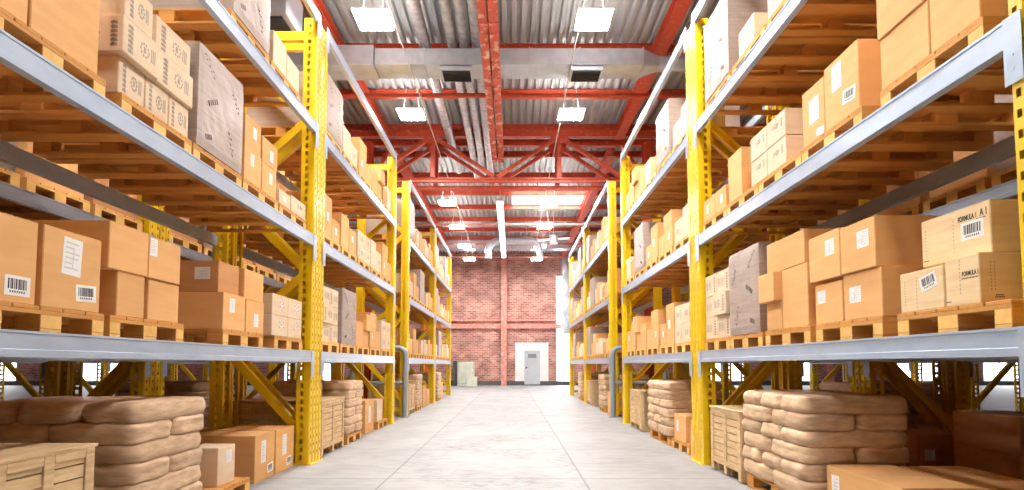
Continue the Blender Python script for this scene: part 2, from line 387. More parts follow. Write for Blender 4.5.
# ---------------------------------------------------------------- ducts
t = thing('rectangular_duct', 'wide rectangular galvanised duct crossing the aisle below the roof', 'duct', (0, 0, 0))
z0, z1, y0, y1 = H0 + 5.98, H0 + 6.31, 10.64, 11.2
segs = [-2.75, -1.75, -.6, .35, 1.35, 2.62]
def xpanel(b, x0, x1, y0, y1, z0, z1):
    """box whose front and underside are cross-broken (raised to a low pyramid)"""
    b.box(x0, x1, y0, y1, z0, z1)
    c = ((x0 + x1) / 2, (y0 + y1) / 2, z0 - .022); q = [(x0, y0, z0), (x1, y0, z0), (x1, y1, z0), (x0, y1, z0), c]
    b.add(q, [(0, 1, 4), (1, 2, 4), (2, 3, 4), (3, 0, 4)])
    c = ((x0 + x1) / 2, y0 - .012, (z0 + z1) / 2); q = [(x0, y0, z0), (x1, y0, z0), (x1, y0, z1), (x0, y0, z1), c]
    b.add(q, [(0, 1, 4), (1, 2, 4), (2, 3, 4), (3, 0, 4)])
for i in range(len(segs) - 1):
    b = MB(); xpanel(b, segs[i] + .01, segs[i + 1] - .01, y0, y1, z0, z1); b.obj('duct_section', 'galv', t)
    b = MB(); b.box(segs[i + 1] - .01, segs[i + 1] + .01, y0 - .02, y1 + .02, z0 - .02, z1 + .02); b.obj('flange', 'galv', t)
b = MB(); b.box(-6.2, -2.76, y0 - .02, y1 + .02, z0 - .02, z1 + .06); b.obj('duct_section', 'galv', t)
# reducer to round
rn = 24; b = MB(); vs = []
def sqr(a):  # point on rectangle outline at angle a
    c, s = math.cos(a), math.sin(a); k = 1 / max(abs(c) , abs(s)); return (c * k, s * k)
for x, rr in ((2.63, None), (2.98, .15)):
    for i in range(rn):
        a = 2 * PI * i / rn + PI / 4
        if rr is None: q = sqr(a); vs.append((x, (y0 + y1) / 2 + q[0] * (y1 - y0) / 2, (z0 + z1) / 2 + q[1] * (z1 - z0) / 2))
        else: vs.append((x, (y0 + y1) / 2 + math.cos(a) * rr, (z0 + z1) / 2 + math.sin(a) * rr))
b.add(vs, [(i, (i + 1) % rn, rn + (i + 1) % rn, rn + i) for i in range(rn)], 0, True); b.obj('reducer', 'galv', t)
b = MB(); b.tube((2.98, (y0 + y1) / 2, (z0 + z1) / 2), (7.5, (y0 + y1) / 2, (z0 + z1) / 2), .15, 20); b.obj('round_section', 'galv', t)
for k, x in enumerate((-.82 - .3, 1.5)):
    v = MB(); v.box(x - .32, x + .32, y0 + .02, y0 + .50, z0 - .10, z0 - .025)
    v = v.obj('air_outlet', 'galv', t)
    q = MB(); q.box(x - .28, x + .28, y0 + .06, y0 + .46, z0 - .115, z0 - .10)
    for j in range(6): q.box(x - .28, x + .28, y0 + .09 + j * .06, y0 + .10 + j * .06, z0 - .125, z0 - .115)
    q.obj('grille', 'dark', v)
t = thing('air_handling_box', 'large grey air box with dark underside above the first left rack', 'duct')
b = MB(); b.box(-6.6, -3.70, 8.7, 9.4, H0 + 5.75, H0 + 6.35, b=.01); b.obj('casing', 'galv', t)
b = MB(); b.box(-6.5, -3.80, 8.77, 9.33, H0 + 5.72, H0 + 5.75); b.obj('grille', 'dark', t)
b = MB()
for x in (-6.3, -4.0): b.tube((x, 9.05, H0 + 6.35), (x, 9.05, ZC), .012, 6)
b.obj('hanger_rod', 'galv', t)
# spiral ducts lengthwise
for k, (x, ye, r) in enumerate(((-1.77, 18.2, .115), (-1.21, 18.8, .10), (-.97, 18.5, .10), (-.72, 18.4, .10))):
    zc = H0 + 6.50
    t = thing('spiral_duct', ['spiral metal duct, outermost of the four along the aisle ceiling', 'spiral metal duct, second of the four beside the riveted beam', 'spiral metal duct, third of the four beside the riveted beam', 'spiral metal duct, innermost one next to the riveted beam'][k], 'duct', (x, 0, zc), 0, 'lengthwise spiral ducts')
    b = MB(); n = int((ye + 6) / .14); pts, rs = [], []
    for i in range(n):
        y = -6 + i * .14; pts += [(0, y, 0), (0, y + .11, 0), (0, y + .125, 0)]; rs += [r, r, r + .006]
    b.path(pts, rs, 14); b.obj('tube', 'spiral', t)
    for y in (1., 5., 9., 14.5):
        b = MB(); b.tube((0, y, 0), (0, y + .05, 0), r + .012, 16); b.tube((0, y + .02, r), (0, y + .02, ZC - zc - .02), .006, 5); b.obj('strap', 'galv', t)
# ducts at the far end
t = thing('bent_round_duct', 'pale round duct with two bends beyond the truss near the roof', 'duct')
pts = [(-1.15, 26.6, H0 + 5.2)] + [(-1.15 + .5 * (1 - math.cos(a)), 26.6, H0 + 5.55 + .5 * math.sin(a)) for a in [i * PI / 12 for i in range(7)]]
pts += [(.9, 26.6, H0 + 6.05)] + [(.9 + .45 * math.sin(a), 26.6, H0 + 5.6 + .45 * math.cos(a)) for a in [i * PI / 12 for i in range(1, 7)]] + [(1.35, 26.6, H0 + 5.3)]
b = MB(); b.path(pts, .17, 16); b.obj('tube', 'galv', t)
for p in ((-.3, 26.6), (.7, 26.6)):
    b = MB(); b.tube((p[0], p[1], H0 + 6.2), (p[0], p[1], ZC), .01, 6); b.obj('hanger_rod', 'galv', t)
t = thing('roof_fan_unit', 'white fan unit with short arms hanging near the far roof', 'fan')
b = MB(); b.tube((1.95, 25.5, H0 + 5.7), (1.95, 25.5, H0 + 6.05), .2, 18); b.obj('motor_housing', 'galv', t)
b = MB(); b.tube((1.2, 25.5, H0 + 5.83), (2.7, 25.5, H0 + 5.93), .06, 10); b.obj('arm', 'white', t)
b = MB(); b.tube((1.95, 25.5, H0 + 6.05), (1.95, 25.5, ZC), .015, 8); b.obj('hanger_rod', 'white', t)
t = thing('far_rectangular_duct', 'grey rectangular duct crossing above the brick wall', 'duct')
for i in range(8):
    b = MB(); xpanel(b, -8 + i * 2 + .01, -6 + i * 2 - .01, 29.6, 30.2, H0 + 6.32, H0 + 6.8); b.obj('duct_section', 'galv', t)
for x in (-6, -2, 2, 6):
    b = MB(); b.tube((x + .1, 29.9, H0 + 6.8), (x + .1, 29.9, ZC - .02), .012, 6); b.obj('hanger_rod', 'galv', t)
t = thing('wall_duct', 'upright galvanised duct with cross-broken panels in the far right corner', 'duct')
for i in range(4):
    b = MB(); z = 3.1 + i * 1.15; x0, x1 = 3.05, 3.65
    b.box(x0, x1, 32.9, 33.5, z, z + 1.13)
    for (ax, bx, ay, by) in ((x0, x1, 32.9, 32.9), (x0, x0, 33.5, 32.9)):
        q = [(ax, ay, z), (bx, by, z), (bx, by, z + 1.13), (ax, ay, z + 1.13), ((ax + bx) / 2 - (.07 if ax == bx else 0), (ay + by) / 2 - (.07 if ax != bx else 0), z + .565)]
        b.add(q, [(0, 1, 4), (1, 2, 4), (2, 3, 4), (3, 0, 4)])
    b.obj('duct_section', 'galv', t)
b = MB(); b.box(3.2, 3.5, 33.5, 33.88, 5, 5.1); b.box(3.2, 3.5, 33.5, 33.88, 3.6, 3.7); b.obj('wall_bracket', 'galv', t)

# ---------------------------------------------------------------- pallet racks
def post_mesh():
    pts = [(PD, .045, 0), (PD, 0, 0), (.125, 0, 0), (.08, 0, 1), (.012, 0, 0), (0, .012, 0), (0, .030, 0), (0, .055, 2), (0, .082, 0), (.02, .090, 0), (.02, .110, 0), (0, .118, 0), (0, .145, 0), (0, .170, 2),
           (0, .188, 0), (.012, PW, 0), (.08, PW, 0), (.125, PW, 1), (PD, PW, 0), (PD, PW - .045, 0)]
    zs = [0.]; z = .06; cells = ['s']
    zs.append(z)
    while z < PH - .12:
        cells.append('a'); z += .058; zs.append(z); cells.append('b'); z += .042; zs.append(z)
    cells.append('s'); zs.append(PH)
    bm = bmesh.new()
    V = [[bm.verts.new((p[0], p[1], z)) for p in pts] for z in zs]
    for r in range(len(zs) - 1):
        for c in range(len(pts) - 1):
            h = pts[c + 1][2]
            if (h == 1 and cells[r] == 'a') or (h == 2 and cells[r] == 'b'): continue
            bm.faces.new((V[r][c], V[r][c + 1], V[r + 1][c + 1], V[r + 1][c]))
    bmesh.ops.recalc_face_normals(bm, faces=bm.faces)
    bmesh.ops.solidify(bm, geom=bm.faces[:], thickness=.004)
    me = bpy.data.meshes.new('post'); bm.to_mesh(me); bm.free(); me.materials.append(M['yellow']); return me
POST = post_mesh()
def cprof(w, d, t=.005): return [(-d/2, -w/2), (d/2, -w/2), (d/2, -w/2+t), (-d/2+t, -w/2+t), (-d/2+t, w/2-t), (d/2, w/2-t), (d/2, w/2), (-d/2, w/2)]
def brace_mesh(za, zb, w=.10):
    b = MB(); y = PW / 2; b.prism((.10, y, za), (DEPTH - .10, y, zb), cprof(w, .07), (0, 0, 1)); return b.mesh('brace', ['yellow'])
BR = [brace_mesh(.35, 1.5), brace_mesh(2.45, 1.5), brace_mesh(2.45, 3.5), brace_mesh(4.5, 3.5), brace_mesh(4.5, 5.4)]
CR = [brace_mesh(.16, .16), brace_mesh(5.60, 5.60, .12)]
def foot_mesh():
    b = MB(); b.box(-.03, PD + .03, -.008, PW + .008, 0, .008)
    b.tube((-.015, .02, .008), (-.015, .02, .02), .01, 6); b.tube((-.015, PW - .02, .008), (-.015, PW - .02, .02), .01, 6); return b.mesh('foot_plate', ['yellow'])
FOOT = foot_mesh()
def beam_mesh(L):
    b = MB(); pr = [(-.010, 0), (-.010, -.013), (-.004, -.017), (-.004, -.096), (-.010, -.100), (-.010, -.140), (.046, -.140), (.046, -.022), (.030, -.022), (.030, 0)]
    # extrude along +Y ; a axis = d x up = y x z = +x
    b.prism((0, PW + .002, 0), (0, L - PW - .002, 0), pr, (0, 0, 1)); return b.mesh('beam', ['steel'])
def conn_mesh(s, L):
    b = MB()
    y0, y1 = (PW - .085, PW + .012) if s == 0 else (L - PW - .012, L - PW + .085)
    b.box(-.0135, -.0105, y0, y1, -.33, .002); b.box(-.0105, -.001, y0 + .02, y1 - .02, -.30, -.02)
    for z in (-.19, -.26): b.tube((-.016, (y0 + y1) / 2, z), (-.0135, (y0 + y1) / 2, z), .007, 8)
    return b.mesh('beam_connector', ['steel'])
BL = BAYS[0][1] - BAYS[0][0]
BEAM = beam_mesh(BL); CON = [conn_mesh(0, BL), conn_mesh(1, BL)]
def rack(x, y, side_out, label, levels=LV, rear=True):
    """front posts at local x=0, depth towards +x; rotated half a turn when the rack lies towards -x"""
    rz = 0 if side_out > 0 else PI
    t = thing('pallet_rack', label, 'rack', (x, y if rz == 0 else y + BL, 0), rz, 'yellow pallet racks')
    for fy in (0, BL - PW):
        f = bpy.data.objects.new('upright_frame', None); COL.objects.link(f); f.parent = t; f.location = (0, fy, 0)
        put('post', POST, f); p = put('post', POST, f, (DEPTH, PW, 0), (0, 0, PI))
        put('foot_plate', FOOT, f); put('foot_plate', FOOT, f, (DEPTH, PW, 0), (0, 0, PI))
        for m in BR: put('diagonal_brace', m, f)
        for m in CR: put('cross_brace', m, f)
    for z in levels:
        for k in (0, 1):
            if k and not rear: continue
            o = put('beam', BEAM, t, (0, 0, z) if k == 0 else (DEPTH, BL, z), None if k == 0 else (0, 0, PI))
            for c in CON: put('beam_connector', c, o)
    return t
RN = {}
for s in (1, -1):
    for i, (a, c) in enumerate(BAYS):
        rack(s * FX[s], a, s, f'yellow pallet rack with grey beams, {ORD[i]} along the {SIDE[s]} side of aisle')
        rack(s * (BACKX[s] + DEPTH), a, -s, f'yellow pallet rack standing back to back behind the {ORD[i]} {SIDE[s]} aisle rack')
    for i in (0, 1, 2):
        rack(s * (BACKX[s] + DEPTH + 4.0), BAYS[i][0], s, f'yellow pallet rack across the hidden aisle beyond the {SIDE[s]} racks, {ORD[i]} from entrance')
# rack guards at the cross passage
for s in (1, -1):
    t = thing('rack_guard', f'grey tubular rack guard at the passage end of the third {SIDE[s]} rack', 'guard', (s * FX[s], 13.28, 0), 0, 'tubular rack guards')
    R_ = .16; r = .06; z = 1.66
    pts = [(s * .02, 0, 0)] + [(s * (.02 + R_ - R_ * math.cos(a)), 0, z - R_ + R_ * math.sin(a)) for a in [i * PI / 10 for i in range(6)]]
    X2 = 1.30
    pts += [(s * (X2 - R_ + R_ * math.sin(a)), 0, z - R_ + R_ * math.cos(a)) for a in [i * PI / 10 for i in range(6)]] + [(s * X2, 0, 0)]
    b = MB(); b.path(pts, r, 14); b.obj('hoop', 'guard', t)
    b = MB(); b.tube((s * .08, 0, .82), (s * (X2 - .06), 0, .82), .045, 12); b.obj('middle_rail', 'guard', t)
    b = MB(); b.box(s * .02 - .1, s * .02 + .1, -.09, .09, 0, .012); b.box(s * X2 - .1, s * X2 + .1, -.09, .09, 0, .012); b.obj('base_plate', 'guard', t)

# ---------------------------------------------------------------- pallets
PLX, PLY, PLZ = 1.2, .8, .144
def pallet_parts():
    d = MB()
    for y0, y1 in ((0, .150), (.158, .318), (.326, .474), (.482, .642), (.650, .8)): d.box(0, PLX, y0, y1, .122, .144, b=.003)
    for x0 in (0, .5275, 1.055): d.box(x0, x0 + .145, 0, PLY, .100, .122)
    blocks = []
    for x0 in (0, .5275, 1.055):
        for y0, y1 in ((0, .1), (.3275, .4725), (.7, .8)): blocks.append((x0, x0 + .145, y0, y1))
    bb = [(0, .1), (.3275, .4725), (.7, .8)]
    return d, blocks, bb
d_, BLK, BBD = pallet_parts()
DECK = d_.mesh('deck', ['wood'])
def grained(me):
    if len(me.materials) < 2: me.materials.append(M['endgrain'])
    for p in me.polygons:
        if abs(p.normal.x) > .9 and (p.center.x < .002 or p.center.x > PLX - .002): p.material_index = 1
    return me
def _bx(n, *a):
    b = MB(); b.box(*a, b=.003); return grained(b.mesh(n, ['wood']))
BLKM = [_bx('block', x0, x1, y0, y1, .022, .100) for x0, x1, y0, y1 in BLK]
BBM = [_bx('bottom_board', 0, PLX, y0, y1, 0, .022) for y0, y1 in BBD]
f_ = MB(); f_.add(d_.v, d_.f)
for x0, x1, y0, y1 in BLK: f_.box(x0, x1, y0, y1, .022, .1)
for y0, y1 in BBD: f_.box(0, PLX, y0, y1, 0, .022)
PALL = grained(f_.mesh('pallet', ['wood']))
SHELF = ['lowest shelf', 'middle shelf', 'upper shelf']
def pallet(s, y0, z, what, where, detail, xin=.045, X=None, rot=False):
    """s: side; the pallet's local x runs away from the aisle"""
    lab = f'orange wooden pallet {what}, {where}'
    x = s * (FX[s] + xin) if X is None else X
    rz = 0 if s > 0 else PI
    loc = (x, y0 if s > 0 else y0 + PLY, z)
    if rot:   # long side along the aisle
        rz = PI / 2; loc = (x + (.8 if s > 0 else 0), y0, z)
    if detail:
        t = thing('wooden_pallet', lab, 'pallet', loc, rz, 'wooden pallets')
        put('deck', DECK, t)
        for m in BLKM: put('block', m, t)
        for m in BBM: put('bottom_board', m, t)
    else:
        t = tag(put('wooden_pallet', PALL, None, loc, (0, 0, rz)), lab, 'pallet', 'wooden pallets')
    return t
# ---------------------------------------------------------------- cartons and their printing
CM = {}
def carton_mesh(dx, dy, dz, style):
    k = (round(dx, 3), round(dy, 3), round(dz, 3), style)
    if k not in CM:
        b = MB(); bv = .005
        b.box(-dx/2, dx/2, -dy/2, dy/2, 0, dz - .004, b=bv)
        # two top flaps meeting in a seam
        b.box(-dx/2 + .002, dx/2 - .002, -dy/2 + .002, -.003, dz - .006, dz, b=.0015)
        b.box(-dx/2 + .002, dx/2 - .002, .003, dy/2 - .002, dz - .006, dz, b=.0015)
        CM[k] = b.mesh('carton', [style])
    return CM[k]
def face_frame(o_dim, s, face):
    """returns a function placing (u along, v up, n out) on the aisle face or the camera face"""
    dx, dy, dz = o_dim
    if face == 'a': return lambda u, v, n: (-s * (dx / 2 + n), u - dy / 2, v)
    return lambda u, v, n: ((s * (u - dx / 2)), -(dy / 2 + n), v)
def quad(b, fr, u0, u1, v0, v1, n0, n1, mi, rot=0, c=None):
    pts = []
    for n in (n0, n1):
        for u, v in ((u0, v0), (u1, v0), (u1, v1), (u0, v1)):
            if rot:
                du, dv = u - c[0], v - c[1]; u, v = c[0] + du * math.cos(rot) - dv * math.sin(rot), c[1] + du * math.sin(rot) + dv * math.cos(rot)
            pts.append(fr(u, v, n))
    b.add(pts, [(0, 3, 2, 1), (4, 5, 6, 7), (0, 1, 5, 4), (1, 2, 6, 5), (2, 3, 7, 6), (3, 0, 4, 7)], mi)
def deco(o, dim, s, kind, face, u, v, w=.12, h=.16, rot=0., text=None):
    fr = face_frame(dim, s, face); dx, dy, dz = dim; W = dy if face == 'a' else dx
    cu, cv = u * W, v * dz; b = MB(); rr = random.Random(int(u * 1000 + v * 77 + dx * 991))
    q = lambda u0, u1, v0, v1, n0, n1, mi: quad(b, fr, cu + u0, cu + u1, cv + v0, cv + v1, n0, n1, mi, rot, (cu, cv))
    if kind == 'label':
        q(-w/2, w/2, -h/2, h/2, 0, .0015, 0)
        for k in range(6):
            z = h * (.36 - k * .135); q(-w * .38, w * (rr.uniform(-.05, .38)), z - h * .018, z + h * .018, .0015, .0019, 1)
        q(w * .02, w * .06, -h * .3, h * .2, .0015, .0019, 1)
        b.obj('shipping_label', ['paper', 'faint'], o)
    elif kind == 'barcode':
        q(-w/2, w/2, -h/2, h/2, 0, .0015, 0); x = -w * .38
        while x < w * .36:
            t = rr.choice((.012, .02, .035)) * w * 1.6; q(x, min(x + t, w * .38), -h * .18, h * .34, .0015, .002, 1); x += t + rr.choice((.012, .02, .03)) * w * 1.4
        for k in range(7): q(-w * .3 + k * w * .09, -w * .3 + k * w * .09 + w * .045, -h * .36, -h * .25, .0015, .002, 1)
        b.obj('barcode_label', ['paper', 'ink'], o)
    elif kind == 'marks':     # stacked stencil: upright lettering-like bars and a round emblem
        n = 6
        for k in range(n):
            vv = -h/2 + h * k / n; q(-w * .46, -w * .30, vv, vv + h / n * .62, 0, .0008, 0); q(-w * .40, -w * .33, vv + h / n * .2, vv + h / n * .8, 0, .0008, 0)
        for k in range(10):
            a = 2 * PI * k / 10; q(w * .1 + math.cos(a) * w * .14 - .007, w * .1 + math.cos(a) * w * .14 + .007, math.sin(a) * h * .22 - .009, math.sin(a) * h * .22 + .009, 0, .0008, 1)
        q(w * .06, w * .14, -h * .1, h * .12, 0, .0008, 1)
        for k in range(3): q(w * (.32 + k * .06), w * (.35 + k * .06), -h * .25, h * .25, 0, .0008, 1)
        b.obj('printed_pattern', ['greyink', 'greyink'], o)
    elif kind == 'seal':
        for k in range(12):
            a = 2 * PI * k / 12; q(math.cos(a) * w * .45 - .008, math.cos(a) * w * .45 + .008, math.sin(a) * w * .45 - .008, math.sin(a) * w * .45 + .008, 0, .0008, 1 if k % 2 else 0)
        q(-w * .2, w * .2, -w * .22, w * .22, 0, .001, 0); q(-w * .1, w * .12, -.006, .01, .001, .0014, 1)
        b.obj('printed_seal', ['paper', 'greyink'], o)
    elif kind == 'dash':
        k = 0.
        while k < w: q(-w/2 + k, -w/2 + k + .006, -h/2, h/2, 0, .0008, 0); k += .009
        b.obj('printed_pattern', ['ink'], o)
    elif kind == 'rule':      # faint upright dashes
        for k in range(9): q(-.002, .002, -h/2 + h * k / 9, -h/2 + h * (k + .5) / 9, 0, .0008, 0)
        b.obj('printed_pattern', ['greyink'], o)
    elif kind == 'text':
        cu_ = bpy.data.curves.new('lettering', 'FONT'); cu_.body = text; cu_.size = h; cu_.align_x = 'CENTER'; cu_.align_y = 'CENTER'
        cu_.extrude = .0004; cu_.offset = h * .03
        tmp = bpy.data.objects.new('tmp', cu_); COL.objects.link(tmp)
        bpy.context.view_layer.update()
        me = bpy.data.meshes.new_from_object(tmp.evaluated_get(bpy.context.evaluated_depsgraph_get()))
        bpy.data.objects.remove(tmp); me.materials.clear(); me.materials.append(M['ink'])
        # text reads away from the viewer's left: on a right-hand rack the aisle face runs far -> near
        flip = -1 if (face == 'a' and s > 0) else 1
        if face == 'c' and s < 0: flip = -1
        for vt in me.vertices:
            x, y, zz = vt.co; x *= .6; x, y = x * math.cos(rot) - y * math.sin(rot), x * math.sin(rot) + y * math.cos(rot)
            vt.co = Vector(fr(cu + flip * x, cv + y, .0006 + zz))
        put('lettering', me, o)
NM = {'tan': 'tan carton', 'brown': 'brown carton', 'cream': 'cream carton', 'ply': 'pale wood-grain carton'}
def carton(s, y0, y1, z0, z1, xin, depth, style, decos, label, parts=True, X=None, rz=0.):
    dx, dy, dz = depth, y1 - y0, z1 - z0
    xf = FX[s] + xin if X is None else X
    o = put('carton', carton_mesh(dx, dy, dz, style), None, (s * (xf + dx / 2), (y0 + y1) / 2, z0), (0, 0, rz))
    tag(o, label, 'carton', 'stacked cartons')
    if parts:
        for d in decos: deco(o, (dx, dy, dz), s, *d)
    return o
NBOX = [0]
def describe(bx):
    style, decos = bx[6], bx[7]; ks = [d[0] for d in decos]
    n = NM[style]
    if 'text' in ks: return n + ' with black lettering'
    if 'barcode' in ks and 'label' in ks: return n + ' with label and barcode'
    if 'barcode' in ks: return n + ' with barcode'
    if 'label' in ks: return n + ' with white label'
    if 'seal' in ks: return n + ' with seals'
    if 'marks' in ks: return n + ' with print'
    return n
def stack(s, boxes, zbase, where, parts=True):
    zs = sorted({round(b[2], 2) for b in boxes}); zi = []
    for z in zs:
        if not zi or z - zi[-1] > .1: zi.append(z)
    lay = lambda b: max(i for i, z in enumerate(zi) if z <= round(b[2], 2) + .001)
    for L in range(len(zi)):
        row = sorted([b for b in boxes if lay(b) == L], key=lambda b: (b[0], b[4]))
        for j, b in enumerate(row):
            lname = ['bottom', 'top'][L] if len(zi) == 2 else (['bottom', 'second', 'third', 'fourth'][L])
            pos = (f'{lname} layer ' if len(zi) > 1 else '') + (ORD[j] if len(row) > 1 else '')
            lab = ' '.join(f'{describe(b)}, {pos}, {where}'.replace(' ,', ',').replace(', ,', ',').split())
            if len(lab.split()) > 16: lab = lab.replace('pale wood-grain', 'pale')
            NBOX[0] += 1
            carton(s, b[0], b[1], zbase + b[2], zbase + b[3], b[4], b[5], b[6], b[7], lab, parts)
# wrapped load
WM = {}
def wrap_mesh(dx, dy, dz):
    k = (dx, dy, dz)
    if k in WM: return WM[k]
    bm = bmesh.new(); bmesh.ops.create_cube(bm, size=1)
    bmesh.ops.subdivide_edges(bm, edges=bm.edges[:], cuts=11, use_grid_fill=True)
    rr = random.Random(int(dx * 100 + dy * 10 + dz * 1000))
    for v in bm.verts:
        x, y, z = v.co * 2
        e = sum(1 for c in (x, y, z) if abs(c) > .999)
        w = .002 * rr.uniform(-1, 1) + .001 * math.sin(z * 9 + x * 3) * (1 if abs(z) < .99 else 0)
        k2 = 1 - (.012 if e == 2 else .022 if e == 3 else 0)
        v.co = Vector((x * k2 * (dx / 2 + (w if abs(x) > .99 else 0)), y * k2 * (dy / 2 + (w if abs(y) > .99 else 0)), (z + 1) / 2 * dz))
    b = MB(); b.bm(bm, 0, False); WM[k] = b.mesh('wrapped_load', ['wrap']); return WM[k]
def wrapped(s, y0, z, h, where, xin=.03, dx=1.12, dy=.76, parts=True, prints=True, X=None):
    xf = FX[s] + xin if X is None else X
    o = put('wrapped_load', wrap_mesh(dx, dy, h), None, (s * (xf + dx / 2), y0 + dy / 2 + .02, z))
    tag(o, f'film-wrapped grey load of cartons, {where}', 'wrapped load', 'film-wrapped pallet loads')
    if parts and prints:
        for u, v, w_, r in ((.22, .84, .24, -.8), (.8, .70, .2, -.9), (.3, .52, .18, .5), (.7, .22, .24, -1.2), (.22, .14, .11, .3)):
            q = MB(); fr = face_frame((dx, dy, h), s, 'a')
            n = 5
            for k in range(n):
                a = -w_ / 2 + w_ * k / n
                quad(q, fr, u * dy + a, u * dy + a + w_ / n * .16, v * h - .022, v * h + .022, .003, .0085, 0, r, (u * dy, v * h))
                quad(q, fr, u * dy + a, u * dy + a + w_ / n * .5, v * h + (.014 if k % 2 else -.010), v * h + (.022 if k % 2 else -.002), .003, .0085, 0, r, (u * dy, v * h))
            q.obj('printed_pattern', ['filmink'], o)
    return o
A_ = 'a'; C_ = 'c'
LB = lambda u, v, w=.1, h=.13, r=0: ('label', A_, u, v, w, h, r)
MK = lambda w=.3, h=.2: ('marks', A_, .5, .5, w, h)
def where(k, lev, bay, s): return f'{ORD[k]} pallet, {SHELF[lev]}, {ORD[bay]} {SIDE[s]} rack'
def wherep(k, lev, bay, s): return f'{ORD[k]} along the {SHELF[lev]} of {ORD[bay]} {SIDE[s]} rack'
def cart3(y0, style='cream', shift=True, cols=2):
    out = []; w = .78 / cols
    for L in range(3):
        for c in range(cols):
            pro = -.05 if (L == 1 and c == 0 and shift) else 0
            out.append((y0 + c * w, y0 + (c + 1) * w - .006, L * .262, L * .262 + .26, .06 + pro, .5, style, [MK(w * .8, .19), ('marks', C_, .5, .5, .3, .18)]))
    return out
near = {}
# (y0, y1, z0, z1, inset, depth, style, decorations)
near[(-1, 0)] = [
 (2.69, 'b', [(2.69, 2.985, 0, .455, .05, .6, 'tan', [('barcode', A_, .62, .2, .15, .105, .0)]), (3.02, 3.45, 0, .46, .05, .45, 'tan', [('label', A_, .47, .68, .14, .22, -.05), ('barcode', A_, .74, .24, .16, .10, .05)])]),
 (3.54, 'b', [(3.60, 3.87, 0, .30, .05, .5, 'tan', []), (3.91, 4.27, 0, .29, .05, .5, 'tan', []), (3.50, 3.88, .30, .61, .04, .55, 'tan', []), (3.885, 4.26, .30, .60, .04, .5, 'tan', [('label', A_, .14, .75, .08, .13)])]),
 (4.93, 'b', [(4.93, 5.34, 0, .335, .05, .42, 'tan', [('label', A_, .38, .68, .10, .13)]), (5.36, 5.74, 0, .32, .05, .42, 'tan', [('label', A_, .55, .40, .1, .13), ]), (4.93, 5.30, .335, .62, .10, .42, 'brown', [('label', C_, .35, .6, .14, .11)]), (5.33, 5.74, .32, .62, .06, .45, 'tan', []), (4.95, 5.30, 0, .6, .50, .4, 'tan', [])]),
 (6.00, 'b', [(y, y + .42 - .005, z, z + .228, .05, .6, 'cream', [('seal', A_, .6, .55, .12, .12)]) for y in (5.94, 6.36) for z in (0, .23)] ),
]
near[(-1, 1)] = [
 (2.72, 'b', [(2.69, 2.955, 0, .70, .05, .5, 'tan', []), (2.97, 3.455, 0, .74, .05, .55, 'tan', [])]),
 (3.665, 'b', [(3.66, 3.92, 0, .255, .07, .5, 'cream', [MK(.2, .2)]), (3.93, 4.19, 0, .255, .07, .5, 'cream', [MK(.2, .2)]), (4.20, 4.45, 0, .255, .07, .5, 'cream', [MK(.2, .2)]),
              (3.62, 3.99, .257, .51, .02, .5, 'cream', [MK(.3, .2), ('marks', C_, .35, .5, .3, .18)]), (4.0, 4.45, .257, .51, .04, .5, 'cream', [MK(.34, .2)]),
              (3.64, 3.92, .513, .77, .03, .5, 'cream', [MK(.2, .2)]), (4.02, 4.45, .513, .77, .07, .5, 'cream', [MK(.34, .2)])]),
 (4.49, 'w', .87),
 (5.32, 'b', [(5.34, 5.70, 0, .33, .05, .45, 'tan', [('label', A_, .45, .7, .08, .12)]), (5.72, 6.06, 0, .31, .05, .45, 'tan', [('label', A_, .6, .6, .08, .12)]), (5.36, 5.70, .33, .66, .06, .45, 'tan', [('label', A_, .6, .6, .08, .12)]), (5.72, 6.08, .31, .58, .05, .45, 'tan', [('label', A_, .6, .45, .08, .12)])]),
 (6.15, 'b', [(6.15, 6.45, 0, .16, .05, .4, 'cream', [('label', A_, .45, .5, .08, .06)]), (6.48, 6.93, 0, .19, .05, .4, 'cream', [('marks', A_, .6, .6, .15, .06)]), (6.18, 6.5, 0, .35, .50, .4, 'cream', [('marks', C_, .5, .8, .2, .06)])]),
]
near[(-1, 2)] = [
 (5.10, 'w', .98),
 (5.95, 'b', [(6.0, 6.34, 0, .36, .05, .5, 'cream', []), (6.36, 6.72, 0, .30, .05, .5, 'cream', []), (6.02, 6.5, .36, .60, .45, .4, 'cream', [])]),
]
